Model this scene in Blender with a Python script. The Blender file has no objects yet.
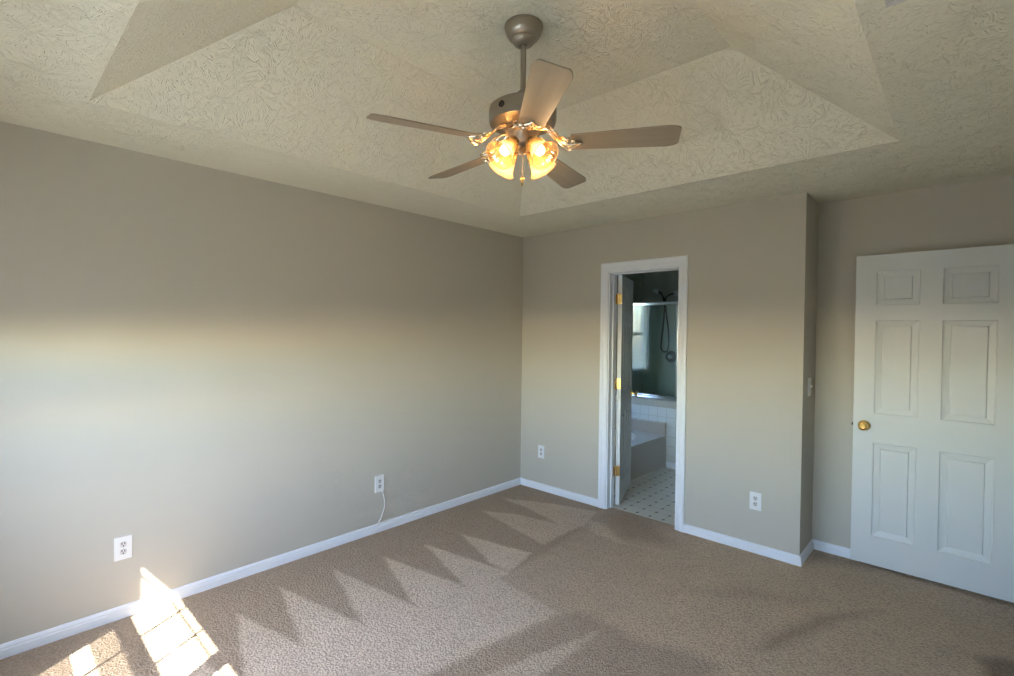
import bpy, bmesh, math, random
from mathutils import Vector, Matrix
random.seed(7)
scene = bpy.context.scene
COL = scene.collection
PI = math.pi

# ------------------------------------------------------------------ camera
cam_d = bpy.data.cameras.new('camera')
cam = bpy.data.objects.new('camera', cam_d); COL.objects.link(cam)
F_PX = 491.04
cam_d.sensor_fit = 'HORIZONTAL'; cam_d.sensor_width = 36.0
cam_d.lens = F_PX / 1014 * 36.0
cam_d.clip_start = 0.02
_yaw, _pitch, _roll = -0.74804, -0.01523, 0.0107
_f = Vector((math.sin(_yaw)*math.cos(_pitch), math.cos(_yaw)*math.cos(_pitch), math.sin(_pitch)))
_r = _f.cross(Vector((0, 0, 1))).normalized(); _u = _r.cross(_f)
_r2 = _r*math.cos(_roll) + _u*math.sin(_roll)
_u2 = -_r*math.sin(_roll) + _u*math.cos(_roll)
M = Matrix((_r2, _u2, -_f)).transposed().to_4x4()
M.translation = Vector((3.1948, -3.6626, 1.5215))
cam.matrix_world = M
scene.camera = cam

# ------------------------------------------------------------------ light
SUN_DIR = Vector((0.515*0.64, -0.857*0.64, 0.768)).normalized()      # towards the sun
world = bpy.data.worlds.new('world'); scene.world = world
world.use_nodes = True
wn = world.node_tree.nodes; wl = world.node_tree.links
sky = wn.new('ShaderNodeTexSky'); sky.sky_type = 'NISHITA'
sky.sun_disc = False; sky.sun_elevation = math.asin(SUN_DIR.z); sky.sun_rotation = math.atan2(SUN_DIR.x, SUN_DIR.y)
sky.air_density = 1.0; sky.dust_density = 0.6; sky.ozone_density = 1.0
bgn = wn['Background']; wl.new(sky.outputs[0], bgn.inputs[0]); bgn.inputs[1].default_value = 0.80
sun_d = bpy.data.lights.new('sun', 'SUN'); sun_d.energy = 6.5; sun_d.angle = math.radians(0.5)
sun_d.color = (1.0, 0.93, 0.80)
sun = bpy.data.objects.new('sun', sun_d); COL.objects.link(sun)
sun.rotation_euler = SUN_DIR.to_track_quat('Z', 'Y').to_euler(); sun.location = (6, -12, 10)

vs = scene.view_settings
vs.view_transform = 'Standard'; vs.look = 'None'; vs.gamma = 1.0; vs.use_curve_mapping = False
vs.exposure = 2.96
cy = scene.cycles
cy.max_bounces = 16; cy.diffuse_bounces = 10; cy.glossy_bounces = 6; cy.transmission_bounces = 8
cy.transparent_max_bounces = 16; cy.caustics_reflective = False; cy.caustics_refractive = False
cy.sample_clamp_indirect = 3.0; cy.use_denoising = True; cy.seed = 11

# ------------------------------------------------------------------ materials
def mat(name, col=(.8, .8, .8), rough=.5, metal=0.0, spec=.5):
    m = bpy.data.materials.new(name); m.use_nodes = True
    b = m.node_tree.nodes['Principled BSDF']
    b.inputs['Base Color'].default_value = (*col, 1); b.inputs['Roughness'].default_value = rough
    b.inputs['Metallic'].default_value = metal; b.inputs['Specular IOR Level'].default_value = spec
    return m
class NT:
    def __init__(s, m): s.m = m; s.t = m.node_tree; s.b = s.t.nodes['Principled BSDF']
    def n(s, typ, **k):
        nd = s.t.nodes.new(typ)
        for a, v in k.items(): setattr(nd, a, v)
        return nd
    def l(s, a, b): s.t.links.new(a, b)
    def obj(s): return s.n('ShaderNodeTexCoord').outputs['Object']
    def math(s, op, a, b=None, c=None):
        nd = s.n('ShaderNodeMath', operation=op)
        for i, v in enumerate((a, b, c)):
            if v is None: continue
            if isinstance(v, (int, float)): nd.inputs[i].default_value = v
            else: s.l(v, nd.inputs[i])
        return nd.outputs[0]
    def noise(s, vec, scale, detail=2, rough=.5):
        nd = s.n('ShaderNodeTexNoise'); nd.inputs['Scale'].default_value = scale
        nd.inputs['Detail'].default_value = detail; nd.inputs['Roughness'].default_value = rough
        s.l(vec, nd.inputs['Vector']); return nd.outputs['Fac']
    def mix(s, fac, a, b):
        nd = s.n('ShaderNodeMix', data_type='RGBA')
        if isinstance(fac, (int, float)): nd.inputs[0].default_value = fac
        else: s.l(fac, nd.inputs[0])
        for i, v in ((6, a), (7, b)):
            if isinstance(v, tuple): nd.inputs[i].default_value = (*v, 1)
            else: s.l(v, nd.inputs[i])
        return nd.outputs[2]
    def ramp(s, v, lo, hi):
        nd = s.n('ShaderNodeMapRange'); nd.inputs[1].default_value = lo; nd.inputs[2].default_value = hi
        s.l(v, nd.inputs[0]); return nd.outputs[0]
    def bump(s, h, strength, dist):
        nd = s.n('ShaderNodeBump'); nd.inputs['Strength'].default_value = strength
        nd.inputs['Distance'].default_value = dist; s.l(h, nd.inputs['Height']); s.l(nd.outputs[0], s.b.inputs['Normal'])
    def color(s, c): s.l(c, s.b.inputs['Base Color'])

def wall_paint(name, col):
    m = mat(name, col, .75, spec=.3); t = NT(m); o = t.obj()
    t.color(t.mix(t.noise(o, 1.3, 3), tuple(c*.98 for c in col), tuple(min(1, c*1.02) for c in col)))
    return m
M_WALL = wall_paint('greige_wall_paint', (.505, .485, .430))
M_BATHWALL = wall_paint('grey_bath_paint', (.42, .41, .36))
M_TRIM = mat('white_trim_paint', (.76, .81, .88), .38)
M_DOOR = mat('white_door_paint', (.68, .715, .72), .42)
t = NT(M_DOOR); o = t.obj()
mp = t.n('ShaderNodeMapping'); mp.inputs['Scale'].default_value = (55, 55, 3.0); t.l(o, mp.inputs[0])
t.bump(t.noise(mp.outputs[0], 1.0, 4, .6), .35, .002)

# stomped plaster ceiling: strokes radiating from the brush's centres
M_CEIL = mat('stomped_plaster', (.81, .795, .67), .8, spec=.25)
t = NT(M_CEIL); o = t.obj()
wp = t.n('ShaderNodeVectorMath', operation='MULTIPLY_ADD'); wnz = t.n('ShaderNodeTexNoise'); wnz.inputs['Scale'].default_value = 7
t.l(o, wnz.inputs['Vector']); t.l(wnz.outputs['Color'], wp.inputs[0]); wp.inputs[1].default_value = (.10, .10, .10); t.l(o, wp.inputs[2])
hts = []
for k, sc in enumerate((4.6, 7.4)):
    vor = t.n('ShaderNodeTexVoronoi', feature='F1'); vor.inputs['Scale'].default_value = sc
    off = t.n('ShaderNodeVectorMath', operation='ADD'); off.inputs[1].default_value = (k*3.3, k*1.7, k*.9); t.l(wp.outputs[0], off.inputs[0])
    t.l(off.outputs[0], vor.inputs['Vector'])
    d = t.n('ShaderNodeVectorMath', operation='SUBTRACT'); t.l(off.outputs[0], d.inputs[0]); t.l(vor.outputs['Position'], d.inputs[1])
    sx = t.n('ShaderNodeSeparateXYZ'); t.l(d.outputs[0], sx.inputs[0])
    ang = t.math('ARCTAN2', sx.outputs[1], sx.outputs[0])
    ln = t.n('ShaderNodeVectorMath', operation='LENGTH'); t.l(d.outputs[0], ln.inputs[0])
    cmb = t.n('ShaderNodeCombineXYZ')
    t.l(t.math('MULTIPLY', ang, 20.0), cmb.inputs[0]); t.l(t.math('MULTIPLY', ln.outputs['Value'], 38.0), cmb.inputs[1])
    sc2 = t.n('ShaderNodeSeparateXYZ'); t.l(vor.outputs['Position'], sc2.inputs[0])
    t.l(t.math('MULTIPLY', t.math('ADD', sc2.outputs[0], sc2.outputs[1]), 37.0), cmb.inputs[2])
    st = t.noise(cmb.outputs[0], 1.0, 1, .4)
    hts.append(t.ramp(st, .60, .74))
hsum = t.math('MAXIMUM', hts[0], hts[1])
t.bump(t.math('ADD', hsum, t.math('MULTIPLY', t.noise(o, 60, 3), .35)), .75, .0042)

# carpet: vacuum marks come in as the attribute "pile"
M_CARPET = mat('beige_carpet', (.4, .33, .28), .95, spec=.1)
t = NT(M_CARPET); o = t.obj()
att = t.n('ShaderNodeAttribute', attribute_name='pile'); sp = t.n('ShaderNodeSeparateColor'); t.l(att.outputs['Color'], sp.inputs[0])
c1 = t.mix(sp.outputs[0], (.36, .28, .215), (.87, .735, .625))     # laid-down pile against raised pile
c1 = t.mix(sp.outputs[1], c1, (.74, .58, .42))                      # browner right part, colour also lightened to offset the weak light there
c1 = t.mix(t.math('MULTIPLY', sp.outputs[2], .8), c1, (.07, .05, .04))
vr = t.n('ShaderNodeTexVoronoi', feature='F1'); vr.inputs['Scale'].default_value = 95
wv = t.n('ShaderNodeVectorMath', operation='MULTIPLY_ADD'); nz = t.n('ShaderNodeTexNoise'); nz.inputs['Scale'].default_value = 60
t.l(o, nz.inputs['Vector']); t.l(nz.outputs['Color'], wv.inputs[0]); wv.inputs[1].default_value = (.018,)*3; t.l(o, wv.inputs[2])
t.l(wv.outputs[0], vr.inputs['Vector'])
grain = t.ramp(vr.outputs['Distance'], .15, .75)
patch = t.noise(o, 5.0, 4, .6)
c2 = t.mix(t.math('MULTIPLY', grain, .42), c1, (.17, .13, .10))
c2 = t.mix(t.math('MULTIPLY', t.ramp(patch, .35, .75), .22), c2, (.30, .245, .20))
t.color(c2)
t.bump(t.math('SUBTRACT', t.math('MULTIPLY', t.noise(o, 45, 3), .6), grain), .9, .006)

M_TILE = mat('white_mosaic_floor', (.7, .72, .68), .35)
t = NT(M_TILE); o = t.obj(); s = t.n('ShaderNodeSeparateXYZ'); t.l(o, s.inputs[0])
P = .1158
def dist_grid(v, off):
    a = t.math('FRACT', t.math('ADD', t.math('DIVIDE', t.math('SUBTRACT', v, off), P), 100.5))
    return t.math('MULTIPLY', t.math('ABSOLUTE', t.math('SUBTRACT', a, .5)), P)
dx = dist_grid(s.outputs[0], .974); dy = dist_grid(s.outputs[1], .124)
dot = t.math('LESS_THAN', t.math('ADD', dx, dy), .0155)
line = t.math('LESS_THAN', t.math('MINIMUM', dx, dy), .0016)
c = t.mix(line, (.70, .69, .63), (.38, .36, .32)); c = t.mix(dot, c, (.02, .02, .02)); t.color(c)
t.bump(t.math('SUBTRACT', 1.0, line), .3, .001)

M_WTILE = mat('white_wall_tile', (.62, .66, .65), .2)
t = NT(M_WTILE); o = t.obj(); s = t.n('ShaderNodeSeparateXYZ'); t.l(o, s.inputs[0])
P = .108
l1 = t.math('LESS_THAN', t.math('MINIMUM', dist_grid(s.outputs[0], .768), dist_grid(s.outputs[2], .672)), .0018)
t.color(t.mix(l1, (.64, .68, .67), (.42, .44, .43))); t.bump(t.math('SUBTRACT', 1.0, l1), .4, .001)
M_TUB = mat('cultured_marble', (.56, .55, .50), .25)
M_APRON = mat('beige_surround_panel', (.43, .385, .33), .35)
M_SURR = mat('shower_surround', (.52, .55, .52), .3)
M_SATIN = mat('satin_chrome', (.62, .64, .64), .4, .6)
M_CHROME = mat('chrome', (.75, .77, .78), .15, 1.0)
M_DARKCHROME = mat('dark_hose_metal', (.012, .012, .012), .3, .0)
M_NICKEL = mat('brushed_nickel', (.36, .33, .29), .34, 1.0)
M_BRASS = mat('polished_brass', (.80, .56, .20), .22, 1.0)
M_GOLDEN = mat('scrolled_metal', (.70, .60, .46), .25, 1.0)
M_BLADE = mat('blade_tan_wood', (.36, .28, .19), .45)
t = NT(M_BLADE); o = t.obj(); mp = t.n('ShaderNodeMapping'); mp.inputs['Scale'].default_value = (3, 40, 40); t.l(o, mp.inputs[0])
t.color(t.mix(t.noise(mp.outputs[0], 1, 3), (.26, .21, .145), (.38, .32, .225)))
M_PLASTIC = mat('white_plastic', (.76, .78, .80), .3)
M_RECEPT = mat('receptacle_plastic', (.60, .60, .61), .35)
M_SLOT = mat('dark_slot', (.02, .02, .02), .6)
M_VINYL = mat('white_vinyl', (.85, .85, .84), .4)
M_BLINDS = mat('white_blind_slat', (.80, .80, .78), .5)
nt = M_BLINDS.node_tree; tl = nt.nodes.new('ShaderNodeBsdfTranslucent'); tl.inputs[0].default_value = (.85, .86, .84, 1); mx = nt.nodes.new('ShaderNodeMixShader')
mx.inputs[0].default_value = .2; nt.links.new(nt.nodes['Principled BSDF'].outputs[0], mx.inputs[1]); nt.links.new(tl.outputs[0], mx.inputs[2])
nt.links.new(mx.outputs[0], nt.nodes['Material Output'].inputs[0])
M_CABLE = mat('white_cable', (.85, .85, .85), .4)
M_VENT = mat('grey_vent_metal', (.62, .61, .60), .5)
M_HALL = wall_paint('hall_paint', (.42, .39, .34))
M_GRASS = mat('dry_lawn', (.17, .18, .15), .9)
M_EXT = mat('pale_siding', (.6, .57, .5), .8)

def glass_mat(name, refl, tint, rough=0.0):
    m = bpy.data.materials.new(name); m.use_nodes = True; nt = m.node_tree; nt.nodes.clear()
    out = nt.nodes.new('ShaderNodeOutputMaterial'); mx = nt.nodes.new('ShaderNodeMixShader')
    tr = nt.nodes.new('ShaderNodeBsdfTransparent'); gl = nt.nodes.new('ShaderNodeBsdfGlossy')
    tr.inputs[0].default_value = (*tint, 1); gl.inputs['Roughness'].default_value = rough
    mx.inputs[0].default_value = refl
    nt.links.new(tr.outputs[0], mx.inputs[1]); nt.links.new(gl.outputs[0], mx.inputs[2]); nt.links.new(mx.outputs[0], out.inputs[0])
    return m
M_GLASS = glass_mat('window_glass', .05, (.97, .98, .97))
M_SHGLASS = glass_mat('green_tinted_shower_glass', .11, (.84, .93, .90), .01)
def screen_mat():
    m = glass_mat('insect_screen', .0, (.42, .42, .42)); return m
M_SCREEN = screen_mat()
M_SHADE = bpy.data.materials.new('amber_lit_glass'); M_SHADE.use_nodes = True
nt = M_SHADE.node_tree; nt.nodes.clear()
out = nt.nodes.new('ShaderNodeOutputMaterial'); mx = nt.nodes.new('ShaderNodeMixShader'); mx2 = nt.nodes.new('ShaderNodeMixShader')
tr = nt.nodes.new('ShaderNodeBsdfTransparent'); tr.inputs[0].default_value = (1, .86, .66, 1)
tl = nt.nodes.new('ShaderNodeBsdfTranslucent'); tl.inputs[0].default_value = (1, .80, .55, 1)
gl = nt.nodes.new('ShaderNodeBsdfGlossy'); gl.inputs['Roughness'].default_value = .12
lw = nt.nodes.new('ShaderNodeLayerWeight'); lw.inputs[0].default_value = .35
mx.inputs[0].default_value = .22
nt.links.new(tr.outputs[0], mx.inputs[1]); nt.links.new(tl.outputs[0], mx.inputs[2])
ms = nt.nodes.new('ShaderNodeMath'); ms.operation = 'MULTIPLY'; ms.inputs[1].default_value = .45
nt.links.new(lw.outputs['Fresnel'], ms.inputs[0]); nt.links.new(ms.outputs[0], mx2.inputs[0]); nt.links.new(mx.outputs[0], mx2.inputs[1]); nt.links.new(gl.outputs[0], mx2.inputs[2])
nt.links.new(mx2.outputs[0], out.inputs[0])
M_SHRIM = mat('amber_glass_rim', (.55, .42, .25), .15)
M_BULB = bpy.data.materials.new('glowing_bulb'); M_BULB.use_nodes = True
b = M_BULB.node_tree.nodes['Principled BSDF']; b.inputs['Emission Color'].default_value = (1, .62, .22, 1); b.inputs['Emission Strength'].default_value = .8

# ------------------------------------------------------------------ builders
def link(name, bm, m, parent=None, smooth=False, bevel=0, mw=None):
    me = bpy.data.meshes.new(name)
    bmesh.ops.recalc_face_normals(bm, faces=bm.faces[:])
    if smooth:
        for f in bm.faces: f.smooth = True
    bm.to_mesh(me); bm.free()
    me.materials.append(m)
    ob = bpy.data.objects.new(name, me); COL.objects.link(ob)
    if parent is not None: ob.parent = parent
    if mw is not None: ob.matrix_local = mw
    if bevel:
        md = ob.modifiers.new('bevel', 'BEVEL'); md.width = bevel; md.segments = 2; md.limit_method = 'ANGLE'
    if smooth: 
        md = ob.modifiers.new('split', 'EDGE_SPLIT'); md.split_angle = math.radians(38)
    return ob
def empty(name, loc=(0, 0, 0), rot=(0, 0, 0)):
    o = bpy.data.objects.new(name, None); o.empty_display_size = .1; COL.objects.link(o)
    o.location = loc; o.rotation_euler = rot; return o
def tag(o, label, cat, group=None, kind=None):
    o['label'] = label; o['category'] = cat
    if group: o['group'] = group
    if kind: o['kind'] = kind
    return o
def struct(o, label, cat):
    return tag(o, label, cat, kind='structure')
def box(bm, lo, hi):
    vs = [bm.verts.new((x, y, z)) for x in (lo[0], hi[0]) for y in (lo[1], hi[1]) for z in (lo[2], hi[2])]
    for q in ((0, 1, 3, 2), (4, 6, 7, 5), (0, 4, 5, 1), (2, 3, 7, 6), (0, 2, 6, 4), (1, 5, 7, 3)):
        bm.faces.new([vs[i] for i in q])
    return vs
def boxes(*bs):
    bm = bmesh.new()
    for lo, hi in bs: box(bm, lo, hi)
    return bm
def lathe(bm, prof, n=32, mtx=Matrix(), sx=1.0):
    rings = []
    for r, z in prof:
        if r < 1e-6: rings.append([bm.verts.new(mtx @ Vector((0, 0, z)))])
        else: rings.append([bm.verts.new(mtx @ Vector((r*math.cos(2*PI*i/n)*sx, r*math.sin(2*PI*i/n), z))) for i in range(n)])
    for a, b in zip(rings, rings[1:]):
        for i in range(n):
            j = (i+1) % n
            if len(a) == 1 and len(b) == 1: continue
            if len(a) == 1: bm.faces.new((a[0], b[i], b[j]))
            elif len(b) == 1: bm.faces.new((a[i], b[0], a[j]))
            else: bm.faces.new((a[i], b[i], b[j], a[j]))
    return bm
def tube(bm, pts, r, n=8):
    pts = [Vector(p) for p in pts]; rings = []
    up = Vector((0, 0, 1))
    for i, p in enumerate(pts):
        d = (pts[min(i+1, len(pts)-1)] - pts[max(i-1, 0)]).normalized()
        a = d.cross(up)
        if a.length < .05: a = d.cross(Vector((1, 0, 0)))
        a.normalize(); b = d.cross(a)
        rr = r[i] if isinstance(r, (list, tuple)) else r
        rings.append([bm.verts.new(p + a*rr*math.cos(2*PI*k/n) + b*rr*math.sin(2*PI*k/n)) for k in range(n)])
    for A, B in zip(rings, rings[1:]):
        for k in range(n): bm.faces.new((A[k], B[k], B[(k+1) % n], A[(k+1) % n]))
    bm.faces.new(rings[0][::-1]); bm.faces.new(rings[-1]); return bm
def spline(pts, n=8):
    pts = [Vector(p) for p in pts]; P_ = [pts[0]] + pts + [pts[-1]]; out = []
    for i in range(1, len(P_)-2):
        for k in range(n):
            u = k/n; a, b, c, d = P_[i-1:i+3]
            out.append(.5*((2*b) + (c-a)*u + (2*a-5*b+4*c-d)*u*u + (3*b-a-3*c+d)*u**3))
    out.append(pts[-1]); return out
def extrude_profile(bm, prof, p0, p1, nrm, m0=0, m1=0):
    """prof: (out, z) points; run from p0 to p1 on the floor; nrm points into the room; m0/m1: mitre slopes"""
    p0 = Vector(p0); p1 = Vector(p1); n = Vector(nrm); d = (p1-p0).normalized()
    A = [bm.verts.new(p0 + n*a + d*(a*m0) + Vector((0, 0, z))) for a, z in prof]
    B = [bm.verts.new(p1 + n*a + d*(a*m1) + Vector((0, 0, z))) for a, z in prof]
    k = len(prof)
    for i in range(k): bm.faces.new((A[i], B[i], B[(i+1) % k], A[(i+1) % k]))
    bm.faces.new(A[::-1]); bm.faces.new(B)

# ------------------------------------------------------------------ room
H = 2.44; XR = 3.50; YN = -4.03; XJ = 2.4356; YJ = .3656; T = .12
DX0, DX1, DH = .985, 1.600, 2.020                 # bathroom doorway
BX0, BX1, BY1 = -.18, 2.30, 2.85                  # bathroom
HX1, HY0, HY1, HH = 3.62, -.530, .292, 2.045       # hall doorway in the right wall

# carpet with its vacuum marks
def inside(p, poly):
    x, y = p; c = False; j = len(poly)-1
    for i in range(len(poly)):
        xi, yi = poly[i]; xj, yj = poly[j]
        if (yi > y) != (yj > y) and x < (xj-xi)*(y-yi)/(yj-yi) + xi: c = not c
        j = i
    return c
def edge_dist(p, poly):
    best = 9; x, y = p; j = len(poly)-1
    for i in range(len(poly)):
        ax, ay = poly[j]; bx, by = poly[i]; dx_, dy_ = bx-ax, by-ay
        u = max(0, min(1, ((x-ax)*dx_+(y-ay)*dy_)/(dx_*dx_+dy_*dy_+1e-12)))
        best = min(best, math.hypot(x-ax-u*dx_, y-ay-u*dy_)); j = i
    return best
def bbox(poly, pad):
    xs = [p[0] for p in poly]; ys = [p[1] for p in poly]; return min(xs)-pad, max(xs)+pad, min(ys)-pad, max(ys)+pad
L_MAIN = [(1.05,-3.30),(.43,-3.03),(1.0,-2.90),(.389,-2.728),(.911,-2.609),(.268,-2.463),(.964,-2.319),(.292,-2.138),(1.012,-2.029),(.369,-1.824),(1.056,-1.70),(.425,-1.511),(1.123,-1.392),(.95,-1.385),(.475,-1.214),(1.059,-1.093),(1.13,-1.40),(1.137,-1.501),(1.632,-1.532),(1.56,-1.9),(1.50,-2.32),(1.60,-3.2)]
L_2 = [(.246,-.776),(1.039,-.931),(1.027,-.533),(.532,-.625)]
L_3 = [(.159,-.43),(.533,-.466),(1.007,-.586),(1.05,-.454),(.964,-.11),(.567,-.223)]
L_4 = [(1.033,-.332),(1.138,-.304),(1.379,-.483),(1.577,-.489),(1.74,-.417),(1.567,-.469),(1.379,-.53),(1.212,-.498),(1.128,-.477)]
D_BAND = [(1.499,-2.312),(1.594,-1.759),(1.665,-1.47),(1.78,-1.417),(1.933,-1.433),(2.072,-1.448),(2.245,-1.366),(2.432,-1.353),(2.411,-1.44),(2.308,-1.952),(2.2,-2.6),(1.6,-3.2)]
L_ST = [(1.62,-2.5),(1.681,-2.125),(1.868,-1.512),(1.862,-1.952),(1.93,-2.5)]
D_WALL = [(-.1,-4.1),(-.1,.1),(.95,.1),(.964,-.11),(1.05,-.454),(1.1,-.75),(1.13,-1.05),(1.13,-1.40),(1.0,-2.9),(.45,-3.6)]
SM1 = [(2.483,-1.139),(2.51,-.944),(2.636,-.579),(2.897,-.268),(2.771,-.534),(2.659,-.802),(2.566,-1.082)]
SM2 = [(1.962,-.878),(2.233,-.544),(2.66,-.358),(2.519,-.539),(2.241,-.723)]
STAIN = [(3.278,-.444),(3.363,-.376),(3.46,-.40),(3.47,-.60),(3.384,-.70),(3.31,-.639)]
DKD = [(1.072,-.155),(1.154,.092),(1.38,.028),(1.674,-.274),(1.605,-.341),(1.454,-.394),(1.345,-.435)]
CORN = [(2.47,.12),(2.47,.34),(2.80,.34),(2.75,.26),(2.60,.22)]
# layer: polygon, channel, target, softness
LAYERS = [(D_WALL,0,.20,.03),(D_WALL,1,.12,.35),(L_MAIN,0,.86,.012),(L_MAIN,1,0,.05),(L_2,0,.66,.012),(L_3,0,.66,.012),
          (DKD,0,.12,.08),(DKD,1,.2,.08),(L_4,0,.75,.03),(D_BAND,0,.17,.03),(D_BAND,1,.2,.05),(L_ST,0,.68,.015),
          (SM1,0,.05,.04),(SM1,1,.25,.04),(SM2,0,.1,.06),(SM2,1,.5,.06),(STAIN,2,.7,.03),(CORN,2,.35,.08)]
LAYERS = [(p, c, v, s, bbox(p, s)) for p, c, v, s in LAYERS]
rnd = random.Random(3)
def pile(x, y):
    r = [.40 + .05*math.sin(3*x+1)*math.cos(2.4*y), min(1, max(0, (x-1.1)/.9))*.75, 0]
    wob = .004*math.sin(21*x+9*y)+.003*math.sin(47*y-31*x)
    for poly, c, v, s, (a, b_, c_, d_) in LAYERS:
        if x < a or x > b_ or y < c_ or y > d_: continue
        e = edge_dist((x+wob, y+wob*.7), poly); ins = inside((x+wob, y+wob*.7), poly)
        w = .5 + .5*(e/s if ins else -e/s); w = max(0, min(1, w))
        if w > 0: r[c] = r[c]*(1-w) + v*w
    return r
bm = bmesh.new(); lay = bm.verts.layers.float_color.new('pile')
def grid(x0, x1, y0, y1, step):
    nx = max(1, round((x1-x0)/step)); ny = max(1, round((y1-y0)/step)); V = []
    for i in range(nx+1):
        row = []
        for j in range(ny+1):
            x = x0+(x1-x0)*i/nx; y = y0+(y1-y0)*j/ny; v = bm.verts.new((x, y, 0)); p_ = pile(x, y); v[lay] = (*p_, 1); row.append(v)
        V.append(row)
    for i in range(nx):
        for j in range(ny): bm.faces.new((V[i][j], V[i+1][j], V[i+1][j+1], V[i][j+1]))
grid(0, XR, YN, 0, .0125)
grid(XJ, XR, 0, YJ, .0125)
grid(DX0, DX1, 0, .065, .0125)
grid(XR, XR+1.3, HY0-.35, HY1+.9, .1)
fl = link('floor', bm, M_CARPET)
struct(fl, 'beige carpet with vacuum triangles over the whole bedroom floor', 'carpet')
bf = link('floor_bathroom', boxes(((BX0, .065, -.03), (BX1, BY1, -.004))), M_TILE)
struct(bf, 'white tile floor with small black dots beyond the narrow doorway', 'tile floor')

def wall(name, m, label, *bs):
    return struct(link(name, boxes(*bs), m), label, 'wall')
wall('wall_left', M_WALL, 'long greige wall on the left with two outlets', ((-.12, YN-.2, 0), (0, 0, H+.02)))
# back wall is split by the doorway; its outer corner turns into the return
wall('wall_back', M_WALL, 'greige wall around the narrow bathroom doorway',
     ((-.30, 0, 0), (DX0-.018, T, H+.02)), ((DX1+.018, 0, 0), (XJ, T, H+.02)), ((DX0-.018, 0, DH+.018), (DX1+.018, T, H+.02)))
wall('wall_return', M_WALL, 'short shaded wall stub with the light switch', ((XJ-.12, T, 0), (XJ, YJ, H+.02)))
wall('wall_alcove', M_WALL, 'greige wall behind the wide open six-panel door', ((XJ-.12, YJ, 0), (XR+.12, YJ+.12, H+.02)))
wall('wall_right', M_WALL, 'greige wall on the right that holds the hall doorway',
     ((XR, YN-.2, 0), (XR+T, HY0-.02, H+.02)), ((XR, HY1+.02, 0), (XR+T, YJ, H+.02)), ((XR, HY0-.02, HH+.02), (XR+T, HY1+.02, H+.02)))

# windows in the near wall; the rightmost is added to brighten the room
WZ0, WZ1 = .55, 2.06; WINS = ((.565, 1.4455), (1.4455, 2.326), (2.326, 3.2065))
near = []
near.append(((-.12, YN-.15, 0), (WINS[0][0], YN, H+.02)))
near.append(((WINS[2][1], YN-.15, 0), (XR+.12, YN, H+.02)))
near.append(((WINS[0][0], YN-.15, 0), (WINS[2][1], YN, WZ0)))
near.append(((WINS[0][0], YN-.15, WZ1), (WINS[2][1], YN, H+.02)))
wall('wall_near', M_WALL, 'greige wall with two sunlit windows and an added third behind the viewer', *near)
for n, (x0, x1) in enumerate(WINS, 1):
    w = empty('window_%d' % n, ((x0+x1)/2, YN-.07, WZ0))
    struct(w, ['white double-hung window nearest the left wall', 'white double-hung window in the middle of the three', 'white double-hung window nearest the right wall, added for light'][n-1], 'window')
    hw = (x1-x0)/2; hh = WZ1-WZ0
    link('window_frame', boxes(((-hw, -.05, 0), (-hw+.025, .05, hh)), ((hw-.025, -.05, 0), (hw, .05, hh)),
         ((-hw+.025, -.05, 0), (hw-.025, .05, .03)), ((-hw+.025, -.05, hh-.03), (hw-.025, .05, hh))), M_VINYL, w)
    mz = .71                                               # meeting rail
    for k, (za, zb, yy) in enumerate(((mz+.038, hh-.03, -.02), (.03, mz+.075, .012))):
        a = hw-.025
        sash = link('sash', boxes(((-a, yy-.014, za), (-a+.03, yy+.014, zb)), ((a-.03, yy-.014, za), (a, yy+.014, zb)),
             ((-a+.03, yy-.014, za), (a-.03, yy+.014, za+.045)), ((-a+.03, yy-.014, zb-.036), (a-.03, yy+.014, zb)),
             *[((-.006+s_*.1445, yy-.006, za+.045), (.006+s_*.1445, yy+.006, zb-.045)) for s_ in (-1, 1)]), M_VINYL, w)
        link('pane', boxes(((-a+.03, yy-.002, za+.045), (a-.03, yy+.002, zb-.036))), M_GLASS, sash)
    link('insect_screen', boxes(((-hw+.02, -.042, .03), (hw-.02, -.041, .516)), ((-hw+.02, -.042, .614), (hw-.02, -.041, mz+.05))), M_SCREEN, w)
    link('window_sill', boxes(((-hw-.04, .05, -.025), (hw+.04, .14, 0))), M_TRIM, w, bevel=.004)
    bl = empty('window_blind', ((x0+x1)/2, YN+.035, WZ1))
    tag(bl, ['white half raised blind over the window nearest the left wall', 'white half raised blind over the middle bedroom window', 'white half raised blind over the added window nearest the right wall'][n-1], 'blind', 'window blinds')
    ba, bb = (hw, hw, hw+.07)[3-n], (hw, hw, hw+.07)[n-1]
    link('headrail', boxes(((-ba, -.03, -.045), (bb, .03, .0))), M_BLINDS, bl)
    bs = bmesh.new(); z = -.05
    while z > -(WZ1-1.56):
        box(bs, (-ba, -.012, z-.018), (bb, -.010, z+.006)); z -= .0185
    link('slats', bs, M_BLINDS, bl)
    link('bottom_rail', boxes(((-ba, -.015, 1.492-WZ1), (bb, -.006, 1.500-WZ1))), M_BLINDS, bl)
    pd = bpy.data.lights.new('sky_portal', 'AREA'); pd.shape = 'RECTANGLE'; pd.size = x1-x0; pd.size_y = hh
    pd.cycles.is_portal = True
    po = bpy.data.objects.new('sky_portal', pd); COL.objects.link(po); po.location = ((x0+x1)/2, YN-.14, (WZ0+WZ1)/2)
    po.rotation_euler = (-PI/2, 0, PI)

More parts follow.
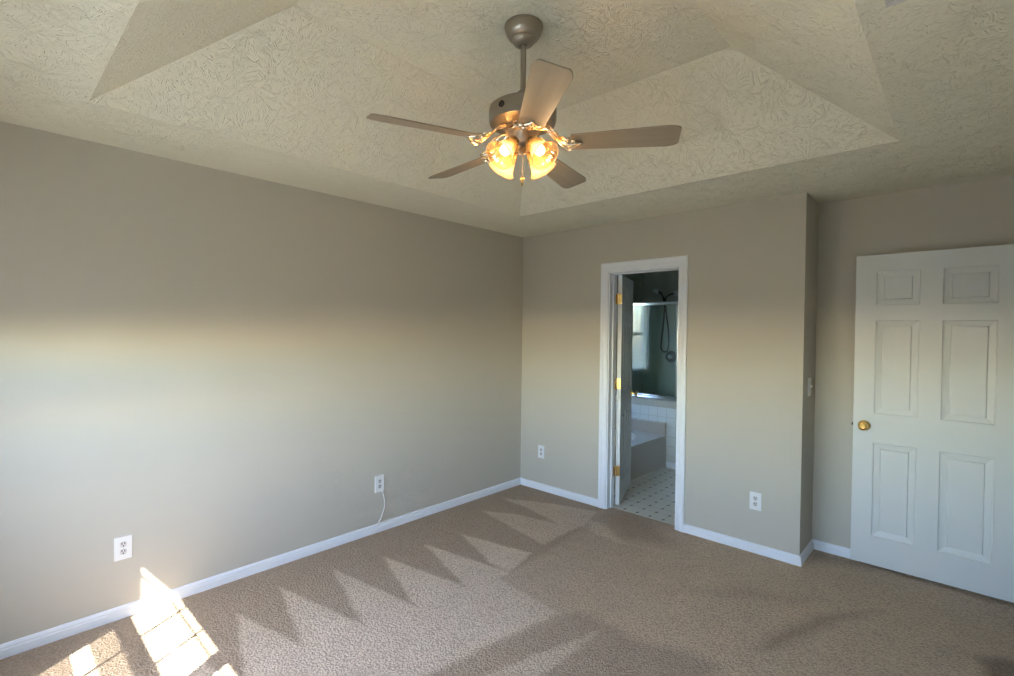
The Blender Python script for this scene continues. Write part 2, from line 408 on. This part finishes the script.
# ceiling: flat ring, four sloping faces, raised centre
TX0, TX1, TY0, TY1, TZ, TO = .56, 2.958, -3.350, -.690, 2.855, .58
bm = bmesh.new()
def ring(x0, x1, y0, y1, z): return [bm.verts.new(c_) for c_ in ((x0, y0, z), (x1, y0, z), (x1, y1, z), (x0, y1, z))]
A = ring(-.01, XR+.01, YN-.01, YJ+.01, H); B = ring(TX0, TX1, TY0, TY1, H); C = ring(TX0+TO, TX1-TO, TY0+TO, TY1-TO, TZ)
for i in range(4):
    j = (i+1) % 4; bm.faces.new((A[i], A[j], B[j], B[i])); bm.faces.new((B[i], B[j], C[j], C[i]))
bm.faces.new(C)
cl = link('ceiling', bm, M_CEIL)
struct(cl, 'cream stomped-texture tray ceiling with sloping sides above the fan', 'ceiling')
struct(link('ceiling_bathroom', boxes(((BX0, .12, H), (XJ-.12, BY1, H+.05))), M_SURR), 'plain dim ceiling of the bathroom', 'ceiling')
# ------------------------------------------------------------------ trim
BB = [(0, 0), (.014, 0), (.014, .038), (.011, .042), (.011, .052), (.006, .060), (0, .064)]
def baseboard(name, label, runs, m=M_TRIM):
    bm = bmesh.new()
    for p0, p1, n, m0, m1 in runs: extrude_profile(bm, BB, p0, p1, n, m0, m1)
    return struct(link(name, bm, m), label, 'baseboard')
baseboard('baseboard_left', 'long white baseboard under the left wall', [((0, YN, 0), (0, 0, 0), (1, 0, 0), 1, -1)])
baseboard('baseboard_back', 'white baseboard segments either side of the narrow doorway',
          [((0, 0, 0), (.905, 0, 0), (0, -1, 0), 1, 0), ((1.658, 0, 0), (XJ, 0, 0), (0, -1, 0), 0, 1)])
baseboard('baseboard_return', 'short white baseboard turning the outer corner below the switch', [((XJ, 0, 0), (XJ, YJ, 0), (1, 0, 0), -1, -1)])
baseboard('baseboard_alcove', 'white baseboard on the wall behind the open six-panel door', [((XJ, YJ, 0), (XR, YJ, 0), (0, -1, 0), 1, -1)])
baseboard('baseboard_right', 'white baseboard under the right wall', [((XR, YN, 0), (XR, HY0-.075, 0), (-1, 0, 0), 1, 0)])
baseboard('baseboard_near', 'white baseboard under the near-wall windows', [((0, YN, 0), (XR, YN, 0), (0, 1, 0), 1, -1)])
# casing with a moulded profile: (across, out)
CAS = [(0, 0), (0, .016), (.008, .019), (.024, .019), (.034, .015), (.052, .014), (.062, .010), (.070, .010), (.070, 0)]
def casing_bm(x0, x1, z1, w):
    """U of moulding in the xz plane facing -y, outer edges at x0, x1, z1; mitred"""
    bm = bmesh.new(); s = w/.070; k = len(CAS); rows = []
    for corner in (0, 1, 2, 3):
        row = []
        for a, o_ in CAS:
            a *= s
            p = [(x0+a, -o_, 0), (x0+a, -o_, z1-a), (x1-a, -o_, z1-a), (x1-a, -o_, 0)][corner]
            row.append(bm.verts.new(p))
        rows.append(row)
    for A_, B_ in zip(rows, rows[1:]):
        for i in range(k): bm.faces.new((A_[i], B_[i], B_[(i+1) % k], A_[(i+1) % k]))
    bm.faces.new(rows[0][::-1]); bm.faces.new(rows[-1]); return bm
t1 = link('trim_1', casing_bm(.905, 1.662, 2.104, .070), M_TRIM)
struct(t1, 'white moulded casing and jambs around the bathroom doorway', 'door trim')
link('door_jamb', boxes(((DX0-.018, 0, 0), (DX0, T, DH+.018)), ((DX1, 0, 0), (DX1+.018, T, DH+.018)), ((DX0, 0, DH), (DX1, T, DH+.018)),
     ((DX0, .050, 0), (DX0+.010, .082, DH)), ((DX1-.010, .050, 0), (DX1, .082, DH)), ((DX0+.01, .050, DH-.010), (DX1-.01, .082, DH))), M_TRIM, t1)
link('bathroom_side_casing', casing_bm(.915, 1.670, 2.10, .06), M_TRIM, t1, mw=Matrix.Translation((2.585, T, 0)) @ Matrix.Rotation(PI, 4, 'Z'))
t2 = link('trim_2', casing_bm(-HY1-.070, -HY0+.070, HH+.07, .070), M_TRIM, mw=Matrix.Translation((XR, 0, 0)) @ Matrix.Rotation(-PI/2, 4, 'Z'))
struct(t2, 'white moulded casing around the hall doorway at the right', 'door trim')
link('door_jamb', boxes(((-HY1-.018, .0, 0), (-HY1, T, HH+.018)), ((-HY0, 0, 0), (-HY0+.018, T, HH+.018)), ((-HY1, 0, HH), (-HY0, T, HH+.018)),
     ((-HY1, .045, 0), (-HY1+.010, .08, HH)), ((-HY0-.010, .045, 0), (-HY0, .08, HH))), M_TRIM, t2)

# ------------------------------------------------------------------ doors
def six_panel(name, w, h, cols, rows, label):
    """slab: x 0..w from the hinge, y -.035..0, z 0..h; panels are children"""
    th = .035; bm = bmesh.new()
    xs = sorted({0, w, *[c_ for cc in cols for c_ in cc]}); zs = sorted({0, h, *[c_ for rr in rows for c_ in rr]})
    def is_panel(a, b_): return any(abs(a-c_[0]) < 1e-6 for c_ in cols) and any(abs(b_-r_[0]) < 1e-6 for r_ in rows)
    for y in (0, -th):
        V = {(x, z): bm.verts.new((x, y, z)) for x in xs for z in zs}
        for i in range(len(xs)-1):
            for j in range(len(zs)-1):
                if is_panel(xs[i], zs[j]): continue
                bm.faces.new([V[(xs[i], zs[j])], V[(xs[i+1], zs[j])], V[(xs[i+1], zs[j+1])], V[(xs[i], zs[j+1])]])
    for q in (((0,0,0),(w,0,0),(w,-th,0),(0,-th,0)), ((0,0,h),(w,0,h),(w,-th,h),(0,-th,h)), ((0,0,0),(0,-th,0),(0,-th,h),(0,0,h)), ((w,0,0),(w,-th,0),(w,-th,h),(w,0,h))):
        bm.faces.new([bm.verts.new(v) for v in q])
    bmesh.ops.remove_doubles(bm, verts=bm.verts[:], dist=1e-5)
    d = link(name, bm, M_DOOR); struct(d, label, 'door')
    for (a, b_) in cols:
        for (c_, e) in rows:
            pb = bmesh.new()
            for y, s_ in ((0, -1), (-th, 1)):
                loops = []
                for ins, dep in ((0, 0), (.005, .006), (.012, .007), (.038, .014), (.041, .003), (.046, .003)):
                    yy = y+s_*dep
                    loops.append([pb.verts.new(v) for v in ((a+ins, yy, c_+ins), (b_-ins, yy, c_+ins), (b_-ins, yy, e-ins), (a+ins, yy, e-ins))])
                for A_, B_ in zip(loops, loops[1:]):
                    for i in range(4): pb.faces.new((A_[i], A_[(i+1) % 4], B_[(i+1) % 4], B_[i]))
                pb.faces.new(loops[-1])
            link('panel', pb, M_DOOR, d)
    return d
def knob_set(door, x, z, th=.035):
    for s_, y in ((1, 0), (-1, -th)):
        m_ = Matrix.Translation((x, y, z)) @ Matrix.Rotation(-s_*PI/2, 4, 'X')
        k = link('door_knob', lathe(bmesh.new(), [(0,0),(.034,0),(.034,.004),(.028,.009),(.014,.011),(.012,.028),(.017,.034),(.0265,.045),(.0275,.053),(.024,.060),(.013,.0635),(.012,.061),(0,.0605)], 28, m_), M_BRASS, door, smooth=True)
        link('rosette_screw', lathe(bmesh.new(), [(0,.0),(.003,.0),(.003,.0115),(0,.0115)], 8, m_ @ Matrix.Translation((.020, .010, 0))), M_SLOT, k)
def hinge(door, z, face_x=0):
    h_ = link('hinge', boxes(((-.0022, -.034, z-.044), (-.0003, -.003, z+.044))), M_BRASS, door)
    kb = bmesh.new(); lathe(kb, [(0, z-.05), (.004, z-.05), (.0065, z-.046), (.0065, z+.046), (.004, z+.05), (0, z+.05)], 12, Matrix.Translation((-.002, .006, 0)))
    link('knuckle', kb, M_BRASS, h_, smooth=True)
    sb = bmesh.new()
    for yy, zz in ((-.010, .030), (-.026, .018), (-.010, -.006), (-.026, -.018), (-.010, -.030)):
        lathe(sb, [(0, 0), (.0032, 0), (.0025, .001), (0, .001)], 8, Matrix.Translation((-.0022, yy, z+zz)) @ Matrix.Rotation(-PI/2, 4, 'Y'))
    link('hinge_screws', sb, M_SLOT, h_)
# hall door (wide, open against the alcove): hinge at the right wall
DW = .813
d1 = six_panel('door_1', DW, 2.012, [(.143, .380), (.486, .704)], [(.185, .795), (.985, 1.588), (1.685, 1.902)], 'wide white six-panel door standing open against the wall')
d1.location = (XR-.016, .288, .024); d1.rotation_euler = (0, 0, PI+math.radians(-.4))
d1.scale = (1, 1, 1)
knob_set(d1, DW-.060, .900)
link('latch_plate', boxes(((DW-.0005, -.028, .872), (DW+.0015, -.007, .928))), M_BRASS, d1)
link('latch_bolt', boxes(((DW+.0015, -.023, .893), (DW+.010, -.012, .909))), M_SLOT, d1)
for z in (.25, 1.0, 1.78): hinge(d1, z)
# bathroom door, open into the bathroom
d2 = six_panel('door_2', .605, 2.005, [(.095, .265), (.340, .510)], [(.185, .795), (.985, 1.588), (1.685, 1.902)], 'narrow white six-panel door with brass hinges opened into the bathroom')
d2.location = (.990, .128, .010); d2.rotation_euler = (0, 0, math.radians(109.5))
knob_set(d2, .545, .915)
for z in (.296, 1.057, 1.795):
    hinge(d2, z)
for z in (.306, 1.067, 1.805):
    link('hinge_leaf', boxes(((DX0, .086, z-.044), (DX0+.002, .119, z+.044))), M_BRASS, t1)

# ------------------------------------------------------------------ outlets, switch, cable
def outlet(loc, rz, label, thick=.006):
    """wall plane y=0 in local space, facing -y"""
    t_ = empty('wall_outlet', loc, (0, 0, rz))
    tag(t_, label, 'outlet', 'duplex wall outlets')
    bm = bmesh.new(); box(bm, (-.038, -thick, -.061), (.038, 0, .061))
    link('cover_plate', bm, M_PLASTIC, t_, bevel=.0025)
    for zc in (.0195, -.0195):
        rb = bmesh.new(); pts = []
        for k in range(28):
            a = 2*PI*k/28; pts.append((max(-.0145, min(.0145, .0175*math.cos(a))), .0155*math.sin(a)+zc))
        f0 = [rb.verts.new((x, -thick-.0018, z)) for x, z in pts]; f1 = [rb.verts.new((x, -thick+.001, z)) for x, z in pts]
        rb.faces.new(f0); rb.faces.new(f1[::-1])
        for k in range(28): rb.faces.new((f0[k], f1[k], f1[(k+1) % 28], f0[(k+1) % 28]))
        rc = link('receptacle', rb, M_RECEPT, t_)
        y1 = -thick-.0022; y0 = -thick-.0010
        sb = boxes(((-.0078, y1, zc-.0005), (-.0038, y0, zc+.0110)), ((.0038, y1, zc-.0005), (.0078, y0, zc+.0100)))
        lathe(sb, [(0, 0), (.0036, 0), (.0036, .0012), (0, .0012)], 12, Matrix.Translation((0, y0, zc-.0075)) @ Matrix.Rotation(PI/2, 4, 'X'))
        link('slots', sb, M_SLOT, rc)
    link('screw', lathe(bmesh.new(), [(0, 0), (.003, 0), (.002, .001), (0, .001)], 10, Matrix.Translation((0, -thick, 0)) @ Matrix.Rotation(PI/2, 4, 'X')), M_VENT, t_)
    return t_
outlet((0, -3.151, .366), PI/2, 'white duplex outlet nearest the sunlit patch, low on the left wall')
outlet((0, -1.617, .362), PI/2, 'white outlet on the left wall with a white cable hanging below', .012)
outlet((.262, 0, .366), 0, 'white outlet between the room corner and the bathroom doorway')
outlet((2.163, 0, .358), 0, 'white outlet on the back wall right of the bathroom doorway')
sw = empty('light_switch', (XJ, .178, 1.160), (0, 0, PI/2))
tag(sw, 'white toggle light switch on the short shaded wall stub', 'light switch')
link('cover_plate', boxes(((-.038, -.006, -.061), (.038, 0, .061))), M_PLASTIC, sw, bevel=.0025)
link('toggle', boxes(((-.005, -.020, -.004), (.005, -.005, .014))), M_PLASTIC, sw, bevel=.002)
cb = bmesh.new()
tube(cb, spline([(.006, -1.592, .303), (.013, -1.586, .270), (.015, -1.578, .235), (.016, -1.573, .195), (.016, -1.590, .145), (.018, -1.615, .095), (.022, -1.648, .045), (.020, -1.672, .010)]), .0036)
link('cable_plug', boxes(((.002, -1.600, .296), (.014, -1.584, .314))), M_PLASTIC, tag(link('cable', cb, M_CABLE, smooth=True), 'thin white cable dangling from the outlet to the baseboard', 'cable'))

# ------------------------------------------------------------------ ceiling vent
cv = empty('ceiling_vent', (3.10, -2.085, H)); tag(cv, 'grey metal air vent on the flat ceiling right of the tray', 'vent')
link('frame', boxes(((-.078, -.15, -.008), (.078, -.132, 0)), ((-.078, .132, -.008), (.078, .15, 0)), ((-.078, -.132, -.008), (-.06, .132, 0)), ((.06, -.132, -.008), (.078, .132, 0))), M_VENT, cv, bevel=.002)
bm = bmesh.new()
for k in range(9):
    y = -.120+k*.03
    vs_ = [bm.verts.new(v) for v in ((-.06, y, -.001), (.06, y, -.001), (.06, y+.018, -.010), (-.06, y+.018, -.010))]; bm.faces.new(vs_)
link('louvers', bm, M_VENT, cv)

# ------------------------------------------------------------------ ceiling fan
FX, FY = 1.760, -2.030
fan = empty('ceiling_fan', (FX, FY, TZ))
tag(fan, 'brushed nickel ceiling fan with five tan blades and four lit glass shades', 'ceiling fan')
def fz(z): return z-TZ
link('canopy', lathe(bmesh.new(), [(.0, 0), (.083, 0), (.085, -.008), (.082, -.016), (.077, -.032), (.065, -.052), (.052, -.058), (.050, -.066), (.042, -.078), (.028, -.084), (.016, -.085), (.015, -.076), (0, -.076)], 48), M_NICKEL, fan, smooth=True)
link('downrod', lathe(bmesh.new(), [(0, -.085), (.0125, -.085), (.0125, fz(2.505)), (0, fz(2.505))], 20), M_NICKEL, fan, smooth=True)
mh = link('motor_housing', lathe(bmesh.new(), [(0, fz(2.575)), (.016, fz(2.575)), (.030, fz(2.560)), (.034, fz(2.530)), (.036, fz(2.515)), (.095, fz(2.512)), (.132, fz(2.505)), (.146, fz(2.494)),
      (.148, fz(2.480)), (.148, fz(2.440)), (.143, fz(2.426)), (.120, fz(2.418)), (.085, fz(2.412)), (.080, fz(2.398)), (0, fz(2.398))], 64), M_NICKEL, fan, smooth=True)
A0 = math.atan2(.66, .751)
for k in range(5):
    a = A0 + math.radians(-126+72*k)
    mt = Matrix.Rotation(a, 4, 'Z') @ Matrix.Translation((.148, 0, fz(2.463))) @ Matrix.Rotation(PI/2, 4, 'Y')
    rb = lathe(bmesh.new(), [(.010, 0), (.0135, .002), (.014, .004), (.011, .005), (.009, .002), (.010, 0)], 20, mt)
    for q in range(3):
        u = Matrix.Rotation(q*PI/3, 4, 'Z')
        p0 = mt @ u @ Vector((-.010, 0, .002)); p1 = mt @ u @ Vector((.010, 0, .002)); tube(rb, [p0, p1], .0016, 6)
    link('vent_rosette', rb, M_DARKCHROME, mh)
BLADE_OFF = 8.5
ZB = 2.338
def blade_bm():
    bm = bmesh.new(); r0, r1 = .215, .662; pts = []
    N = 10
    def hw(u): return .052 + .020*u
    for i in range(N+1):
        u = i/N*.86; pts.append((r0+(r1-r0)*u, hw(u)))
    tip = []
    for i in range(1, 8):
        a = PI/2*i/8; tip.append((r0+(r1-r0)*(.86+.14*math.sin(a)), hw(.9)*(.62+.38*math.cos(a))))
    up = pts+tip; outline = [(r0-.006, 0.030)] + up + [(x, -y) for x, y in reversed(up)] + [(r0-.006, -.030)]
    def zz(x): return 0
    T_ = [bm.verts.new((x, y, .003)) for x, y in outline]; B_ = [bm.verts.new((x, y, -.003)) for x, y in outline]
    bm.faces.new(T_); bm.faces.new(B_[::-1]); n = len(outline)
    for i in range(n): bm.faces.new((T_[i], B_[i], B_[(i+1) % n], T_[(i+1) % n]))
    return bm
def bracket_bm():
    """scrolled leaf bracket, x outwards, root high at the motor, tip flat under the blade"""
    bm = bmesh.new(); z0, z1 = fz(2.405), fz(ZB-.008)
    def zz(x): 
        u = max(0, min(1, (x-.09)/.11)); u = u*u*(3-2*u); return z0+(z1-z0)*u
    def add(pts, r): tube(bm, [(x, y, zz(x)) for x, y, _ in spline([(a, b_, 0) for a, b_ in pts], 6)], r, 6)
    add([(.075, 0), (.12, 0), (.17, 0), (.235, 0)], .0065)
    for s in (1, -1):
        add([(.080, .006*s), (.105, .030*s), (.140, .040*s), (.160, .022*s), (.145, .010*s), (.130, .018*s)], .0045)
        add([(.130, .004*s), (.160, .030*s), (.195, .052*s), (.225, .046*s), (.228, .026*s), (.210, .020*s), (.200, .032*s)], .0045)
        add([(.150, .003*s), (.185, .014*s), (.215, .012*s), (.240, .0*s)], .004)
        add([(.110, .036*s), (.128, .056*s), (.150, .058*s), (.158, .046*s)], .0035)
        add([(.170, .040*s), (.180, .066*s), (.205, .068*s), (.212, .052*s)], .0035)
    for x, y in ((.225, .030), (.225, -.030), (.255, 0)):
        lathe(bm, [(0, 0), (.009, 0), (.007, -.004), (0, -.005)], 12, Matrix.Translation((x, y, z1)))
    tube(bm, [(.225, .030, z1), (.255, 0, z1), (.225, -.030, z1)], .005, 6)
    return bm
bmesh_blade = None
for k in range(5):
    ang = A0 + math.radians(-90 + 72*k + BLADE_OFF)
    mtx = Matrix.Rotation(ang, 4, 'Z') @ Matrix.Translation((0, 0, fz(ZB))) @ Matrix.Rotation(math.radians(-14), 4, 'X')
    if bmesh_blade is None:
        bmesh_blade = link('fan_blade', blade_bm(), M_BLADE, fan, mw=mtx, bevel=.002)
        br = link('blade_bracket', bracket_bm(), M_GOLDEN, fan, smooth=True, mw=Matrix.Rotation(ang, 4, 'Z'))
        br0 = br
    else:
        o1 = bmesh_blade.copy(); COL.objects.link(o1); o1.parent = fan; o1.matrix_local = mtx
        o2 = br0.copy(); COL.objects.link(o2); o2.parent = fan; o2.matrix_local = Matrix.Rotation(ang, 4, 'Z')
# light kit
lk = link('light_kit', lathe(bmesh.new(), [(0, fz(2.400)), (.072, fz(2.400)), (.074, fz(2.392)), (.060, fz(2.384)), (.056, fz(2.378)), (.055, fz(2.352)), (.046, fz(2.338)), (.028, fz(2.328)), (.016, fz(2.322)), (.014, fz(2.300)), (.006, fz(2.292)), (0, fz(2.292))], 48), M_NICKEL, fan, smooth=True)
lk['label'] = 'nickel light fitter with four bell shades'
for k in range(4):
    ang = A0 + math.radians(45+90*k)
    base = Matrix.Rotation(ang, 4, 'Z') @ Matrix.Translation((.046, 0, fz(2.342))) @ Matrix.Rotation(PI-math.radians(47), 4, 'Y')
    # local +z runs down and outwards
    link('socket', lathe(bmesh.new(), [(0, -.020), (.014, -.020), (.019, -.010), (.022, .004), (.022, .022), (.018, .030), (0, .030)], 24, base), M_NICKEL, lk, smooth=True)
    prof = [(.0235, .012), (.028, .018), (.032, .035), (.036, .055), (.041, .075), (.047, .095), (.055, .112), (.064, .124)]
    sb = bmesh.new(); n = 48
    rings = []
    for (r, z) in prof + [(r-.002, z) for r, z in reversed(prof)]:
        rings.append([sb.verts.new(base @ Vector(((r*(1+.018*math.cos(12*2*PI*i/n)))*math.cos(2*PI*i/n), (r*(1+.018*math.cos(12*2*PI*i/n)))*math.sin(2*PI*i/n), z))) for i in range(n)])
    for A_, B_ in zip(rings, rings[1:]):
        for i in range(n): sb.faces.new((A_[i], B_[i], B_[(i+1) % n], A_[(i+1) % n]))
    shd = link('lamp_shade', sb, M_SHADE, lk, smooth=True)
    rim = [base @ Vector((.0645*math.cos(2*PI*i/40), .0645*math.sin(2*PI*i/40), .1245)) for i in range(41)]
    tube(rb := bmesh.new(), rim, .0013, 6); link('rim', rb, M_SHRIM, lk, smooth=True)
    link('bulb', lathe(bmesh.new(), [(0, .028), (.010, .030), (.012, .042), (.021, .060), (.025, .074), (.022, .088), (.012, .097), (0, .100)], 24, base), M_BULB, lk, smooth=True)
    ld = bpy.data.lights.new('bulb_light', 'POINT'); ld.energy = .22; ld.color = (1, .66, .36); ld.shadow_soft_size = .02
    lo = bpy.data.objects.new('bulb_light', ld); COL.objects.link(lo)
    lo.location = Vector((FX, FY, TZ)) + base @ Vector((0, 0, .112))
pc = bmesh.new()
for k in range(26): lathe(pc, [(0, -.0022), (.0022, 0), (0, .0022)], 8, Matrix.Translation((.003, -.002, fz(2.296-.0042*k))))
tube(pc, [(.003, -.002, fz(2.30)), (.003, -.002, fz(2.19))], .0009, 6)
pch = link('pull_chain', pc, M_GOLDEN, fan)
link('chain_fob', lathe(bmesh.new(), [(0, fz(2.200)), (.004, fz(2.198)), (.010, fz(2.190)), (.010, fz(2.185)), (.004, fz(2.178)), (.005, fz(2.168)), (.003, fz(2.158)), (0, fz(2.157))], 16, Matrix.Translation((.003, -.002, 0))), M_BRASS, pch, smooth=True)

# ------------------------------------------------------------------ bathroom shell
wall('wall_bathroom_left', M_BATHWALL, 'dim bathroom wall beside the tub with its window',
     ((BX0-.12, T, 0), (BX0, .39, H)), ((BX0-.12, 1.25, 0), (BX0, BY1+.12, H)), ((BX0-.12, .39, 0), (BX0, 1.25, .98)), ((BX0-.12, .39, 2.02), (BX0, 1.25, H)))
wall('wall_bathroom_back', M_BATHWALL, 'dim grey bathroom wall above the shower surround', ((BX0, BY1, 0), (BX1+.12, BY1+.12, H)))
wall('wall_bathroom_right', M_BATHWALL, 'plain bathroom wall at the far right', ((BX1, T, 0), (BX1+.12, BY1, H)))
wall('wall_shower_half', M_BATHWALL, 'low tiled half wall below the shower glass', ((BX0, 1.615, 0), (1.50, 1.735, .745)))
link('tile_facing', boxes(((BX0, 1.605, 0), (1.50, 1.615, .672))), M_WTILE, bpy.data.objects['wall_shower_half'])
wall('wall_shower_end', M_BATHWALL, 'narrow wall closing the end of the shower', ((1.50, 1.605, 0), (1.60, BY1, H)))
struct(link('baseboard_bathroom', boxes(((.775, 1.592, 0), (1.50, 1.605, .070))), M_TRIM, bevel=.003), 'short white baseboard under the tiled half wall', 'baseboard')
w3 = empty('window_4', (BX0-.06, .82, .98)); struct(w3, 'bathroom window with blinds mirrored in the shower glass', 'window')
link('window_frame', boxes(((-.04, -.43, 0), (.04, -.40, 1.04)), ((-.04, .40, 0), (.04, .43, 1.04)), ((-.04, -.40, 0), (.04, .40, .03)), ((-.04, -.40, 1.01), (.04, .40, 1.04)),
     ((-.02, -.40, .50), (.02, .40, .54)), *[((-.008, y_-.009, .03), (.008, y_+.009, 1.01)) for y_ in (-.19, .0, .19)], *[((-.008, -.40, z_-.009), (.008, .40, z_+.009)) for z_ in (.26, .78)]), M_VINYL, w3)
link('pane', boxes(((-.002, -.40, .03), (.002, .40, 1.01))), M_GLASS, w3)
link('window_casing', boxes(((.06, -.50, -.06), (.075, .50, 0)), ((.06, -.50, 0), (.075, -.43, 1.11)), ((.06, .43, 0), (.075, .50, 1.11)), ((.06, -.43, 1.04), (.075, .43, 1.11))), M_TRIM, w3, bevel=.003)
b3 = empty('window_blind', (BX0-.012, .82, 1.99)); tag(b3, 'lowered white slatted blind over the bathroom window', 'blind', 'window blinds')
link('headrail', boxes(((-.005, -.42, -.02), (.03, .42, .02))), M_BLINDS, b3)
bm = bmesh.new(); z = -.03
while z > -.98:
    v = [bm.verts.new(q) for q in ((.0, -.41, z), (.0, .41, z), (.013, .41, z-.021), (.013, -.41, z-.021))]; bm.faces.new(v); z -= .024
link('slats', bm, M_BLINDS, b3)
# tub deck with oval basin
bm = bmesh.new(); N = 48; tx0, tx1, ty0, ty1, tz = BX0+.002, .768, T, 1.603, .366
cx_, cy_ = (tx0+tx1)/2, (ty0+ty1)/2
def rect_pt(a):
    c_, s_ = math.cos(a), math.sin(a); hx, hy = (tx1-tx0)/2, (ty1-ty0)/2
    u = min(hx/abs(c_) if abs(c_) > 1e-9 else 9, hy/abs(s_) if abs(s_) > 1e-9 else 9); return cx_+c_*u, cy_+s_*u
angs = sorted({2*PI*i/N for i in range(N)} | {math.atan2(sy*(ty1-ty0), sx*(tx1-tx0)) % (2*PI) for sx in (-1, 1) for sy in (-1, 1)})
def ell(rx, ry, z): return [bm.verts.new((cx_+rx*math.cos(a), cy_+ry*math.sin(a), z)) for a in angs]
loops = [[bm.verts.new((*rect_pt(a), tz)) for a in angs], ell(.36, .62, tz), ell(.35, .61, tz-.012), ell(.32, .57, .18), ell(.27, .50, .08), ell(.20, .42, .065)]
for A_, B_ in zip(loops, loops[1:]):
    for i in range(len(angs)): bm.faces.new((A_[i], A_[(i+1) % len(angs)], B_[(i+1) % len(angs)], B_[i]))
bm.faces.new(loops[-1])
tub = link('bathtub', bm, M_TUB, smooth=True); tag(tub, 'built-in garden tub with beige apron beyond the bathroom doorway', 'bathtub')
link('apron', boxes(((tx1-.02, ty0, 0), (tx1-.002, ty1, tz-.016))), M_APRON, tub)
link('deck_edge', boxes(((tx1-.02, ty0, tz-.016), (tx1+.003, ty1, tz+.001))), M_TUB, tub, bevel=.003)
link('base_moulding', boxes(((tx1-.002, .80, 0), (tx1+.006, ty1, .022))), M_TUB, tub)
link('backsplash', boxes(((tx0, 1.575, tz), (tx1, 1.604, .494))), M_APRON, tub)
link('backsplash_cap', boxes(((tx0, 1.570, .494), (tx1+.002, 1.604, .506))), M_TUB, tub, bevel=.003)
# shower
ss = link('wall_shower_surround', boxes(((BX0, BY1-.015, .08), (1.50, BY1, 1.945)), ((BX0, 1.735, .08), (BX0+.015, BY1-.015, 1.945)), ((1.485, 1.735, .08), (1.50, BY1-.015, 1.945))), M_SURR)
struct(ss, 'pale moulded shower wall surround behind the glass', 'shower wall')
link('shower_pan', boxes(((BX0, 1.735, 0), (1.50, BY1, .08))), M_TUB, ss)
se = empty('shower_enclosure', (0, 1.70, .745)); tag(se, 'chrome framed shower glass standing on the tiled half wall', 'shower enclosure')
link('bottom_rail', boxes(((BX0, -.018, 0), (1.50, .018, .018)), ((BX0, -.010, .018), (1.50, .010, .044))), M_CHROME, se, bevel=.004)
link('top_rail', boxes(((BX0, -.016, 1.086), (1.50, .016, 1.126))), M_CHROME, se, bevel=.010)
for x_ in (BX0+.012, .838, 1.488):
    link('post', boxes(((x_-.010, -.012, .044), (x_+.010, .012, 1.086))), M_CHROME, se, bevel=.003)
for x0_, x1_ in ((BX0+.022, .828), (.848, 1.478)):
    link('glass_pane', boxes(((x0_, -.003, .044), (x1_, -.0029, 1.086))), M_SHGLASS, se)
sh = empty('hand_shower', (.285, BY1-.015, 2.05)); tag(sh, 'hand shower head with looped dark hose on the shower wall', 'shower head')
yb = 0
link('wall_flange', lathe(bmesh.new(), [(0, 0), (.038, 0), (.036, -.010), (.016, -.014), (.014, -.030), (0, -.030)][::1], 24, Matrix.Translation((.012, 0, .0)) @ Matrix.Rotation(-PI/2, 4, 'X')), M_SATIN, sh, smooth=True)
link('shower_arm', tube(bmesh.new(), spline([(.012, -.02, 0), (-.03, -.05, -.01), (-.075, -.08, -.045), (-.095, -.09, -.075)]), .010), M_DARKCHROME, sh, smooth=True)
link('holder', boxes(((-.115, -.11, -.105), (-.075, -.07, -.055))), M_DARKCHROME, sh, bevel=.006)
link('handle', tube(bmesh.new(), spline([(-.095, -.09, -.12), (-.105, -.10, -.06), (-.130, -.12, .0), (-.165, -.14, .035)]), [.011]*16+[.014]*9), M_DARKCHROME, sh, smooth=True)
link('spray_head', lathe(bmesh.new(), [(0, -.028), (.018, -.026), (.040, -.006), (.044, .004), (.040, .012), (0, .013)], 28, Matrix.Translation((-.195, -.155, .035)) @ Matrix.Rotation(math.radians(150), 4, 'X') @ Matrix.Rotation(math.radians(-20), 4, 'Y')), M_SATIN, sh, smooth=True)
link('hose', tube(bmesh.new(), spline([(-.092, -.09, -.11), (-.100, -.08, -.25), (-.125, -.06, -.45), (-.150, -.05, -.62), (-.155, -.05, -.74), (-.115, -.05, -.80), (-.060, -.05, -.77), (-.045, -.05, -.66), (-.055, -.05, -.48), (-.080, -.06, -.28), (-.085, -.085, -.10)]), .011), M_DARKCHROME, sh, smooth=True)
vv = empty('shower_valve', (.255, BY1-.015, 1.185)); tag(vv, 'round chrome shower valve below the hose loop', 'shower valve')
link('escutcheon', lathe(bmesh.new(), [(0, 0), (.082, 0), (.080, .008), (.060, .014), (.030, .018), (0, .018)], 32, Matrix.Rotation(PI/2, 4, 'X')), M_DARKCHROME, vv, smooth=True)
link('valve_handle', lathe(bmesh.new(), [(0, .016), (.026, .018), (.030, .040), (.020, .055), (0, .058)], 24, Matrix.Rotation(PI/2, 4, 'X')), M_SATIN, vv, smooth=True)

# ------------------------------------------------------------------ hall stub beyond the right doorway, and outdoors
wall('wall_hall', M_HALL, 'plain hall wall seen only through the right doorway',
     ((XR+1.3, HY0-.35, 0), (XR+1.4, HY1+.9, H)), ((XR+T, HY1+.9, 0), (XR+1.4, HY1+1.0, H)), ((XR+T, HY0-.45, 0), (XR+1.4, HY0-.35, H)), ((XR+T, YJ+.12, 0), (XR+T+.001, HY1+.9, H)))
struct(link('ceiling_hall', boxes(((XR+T, HY0-.45, H), (XR+1.4, HY1+1.0, H+.05))), M_HALL), 'plain hall ceiling beyond the right doorway', 'ceiling')
gr = link('ground', boxes(((-30, -40, -.65), (30, 30, -.45))), M_GRASS); struct(gr, 'green lawn outside the windows', 'lawn')
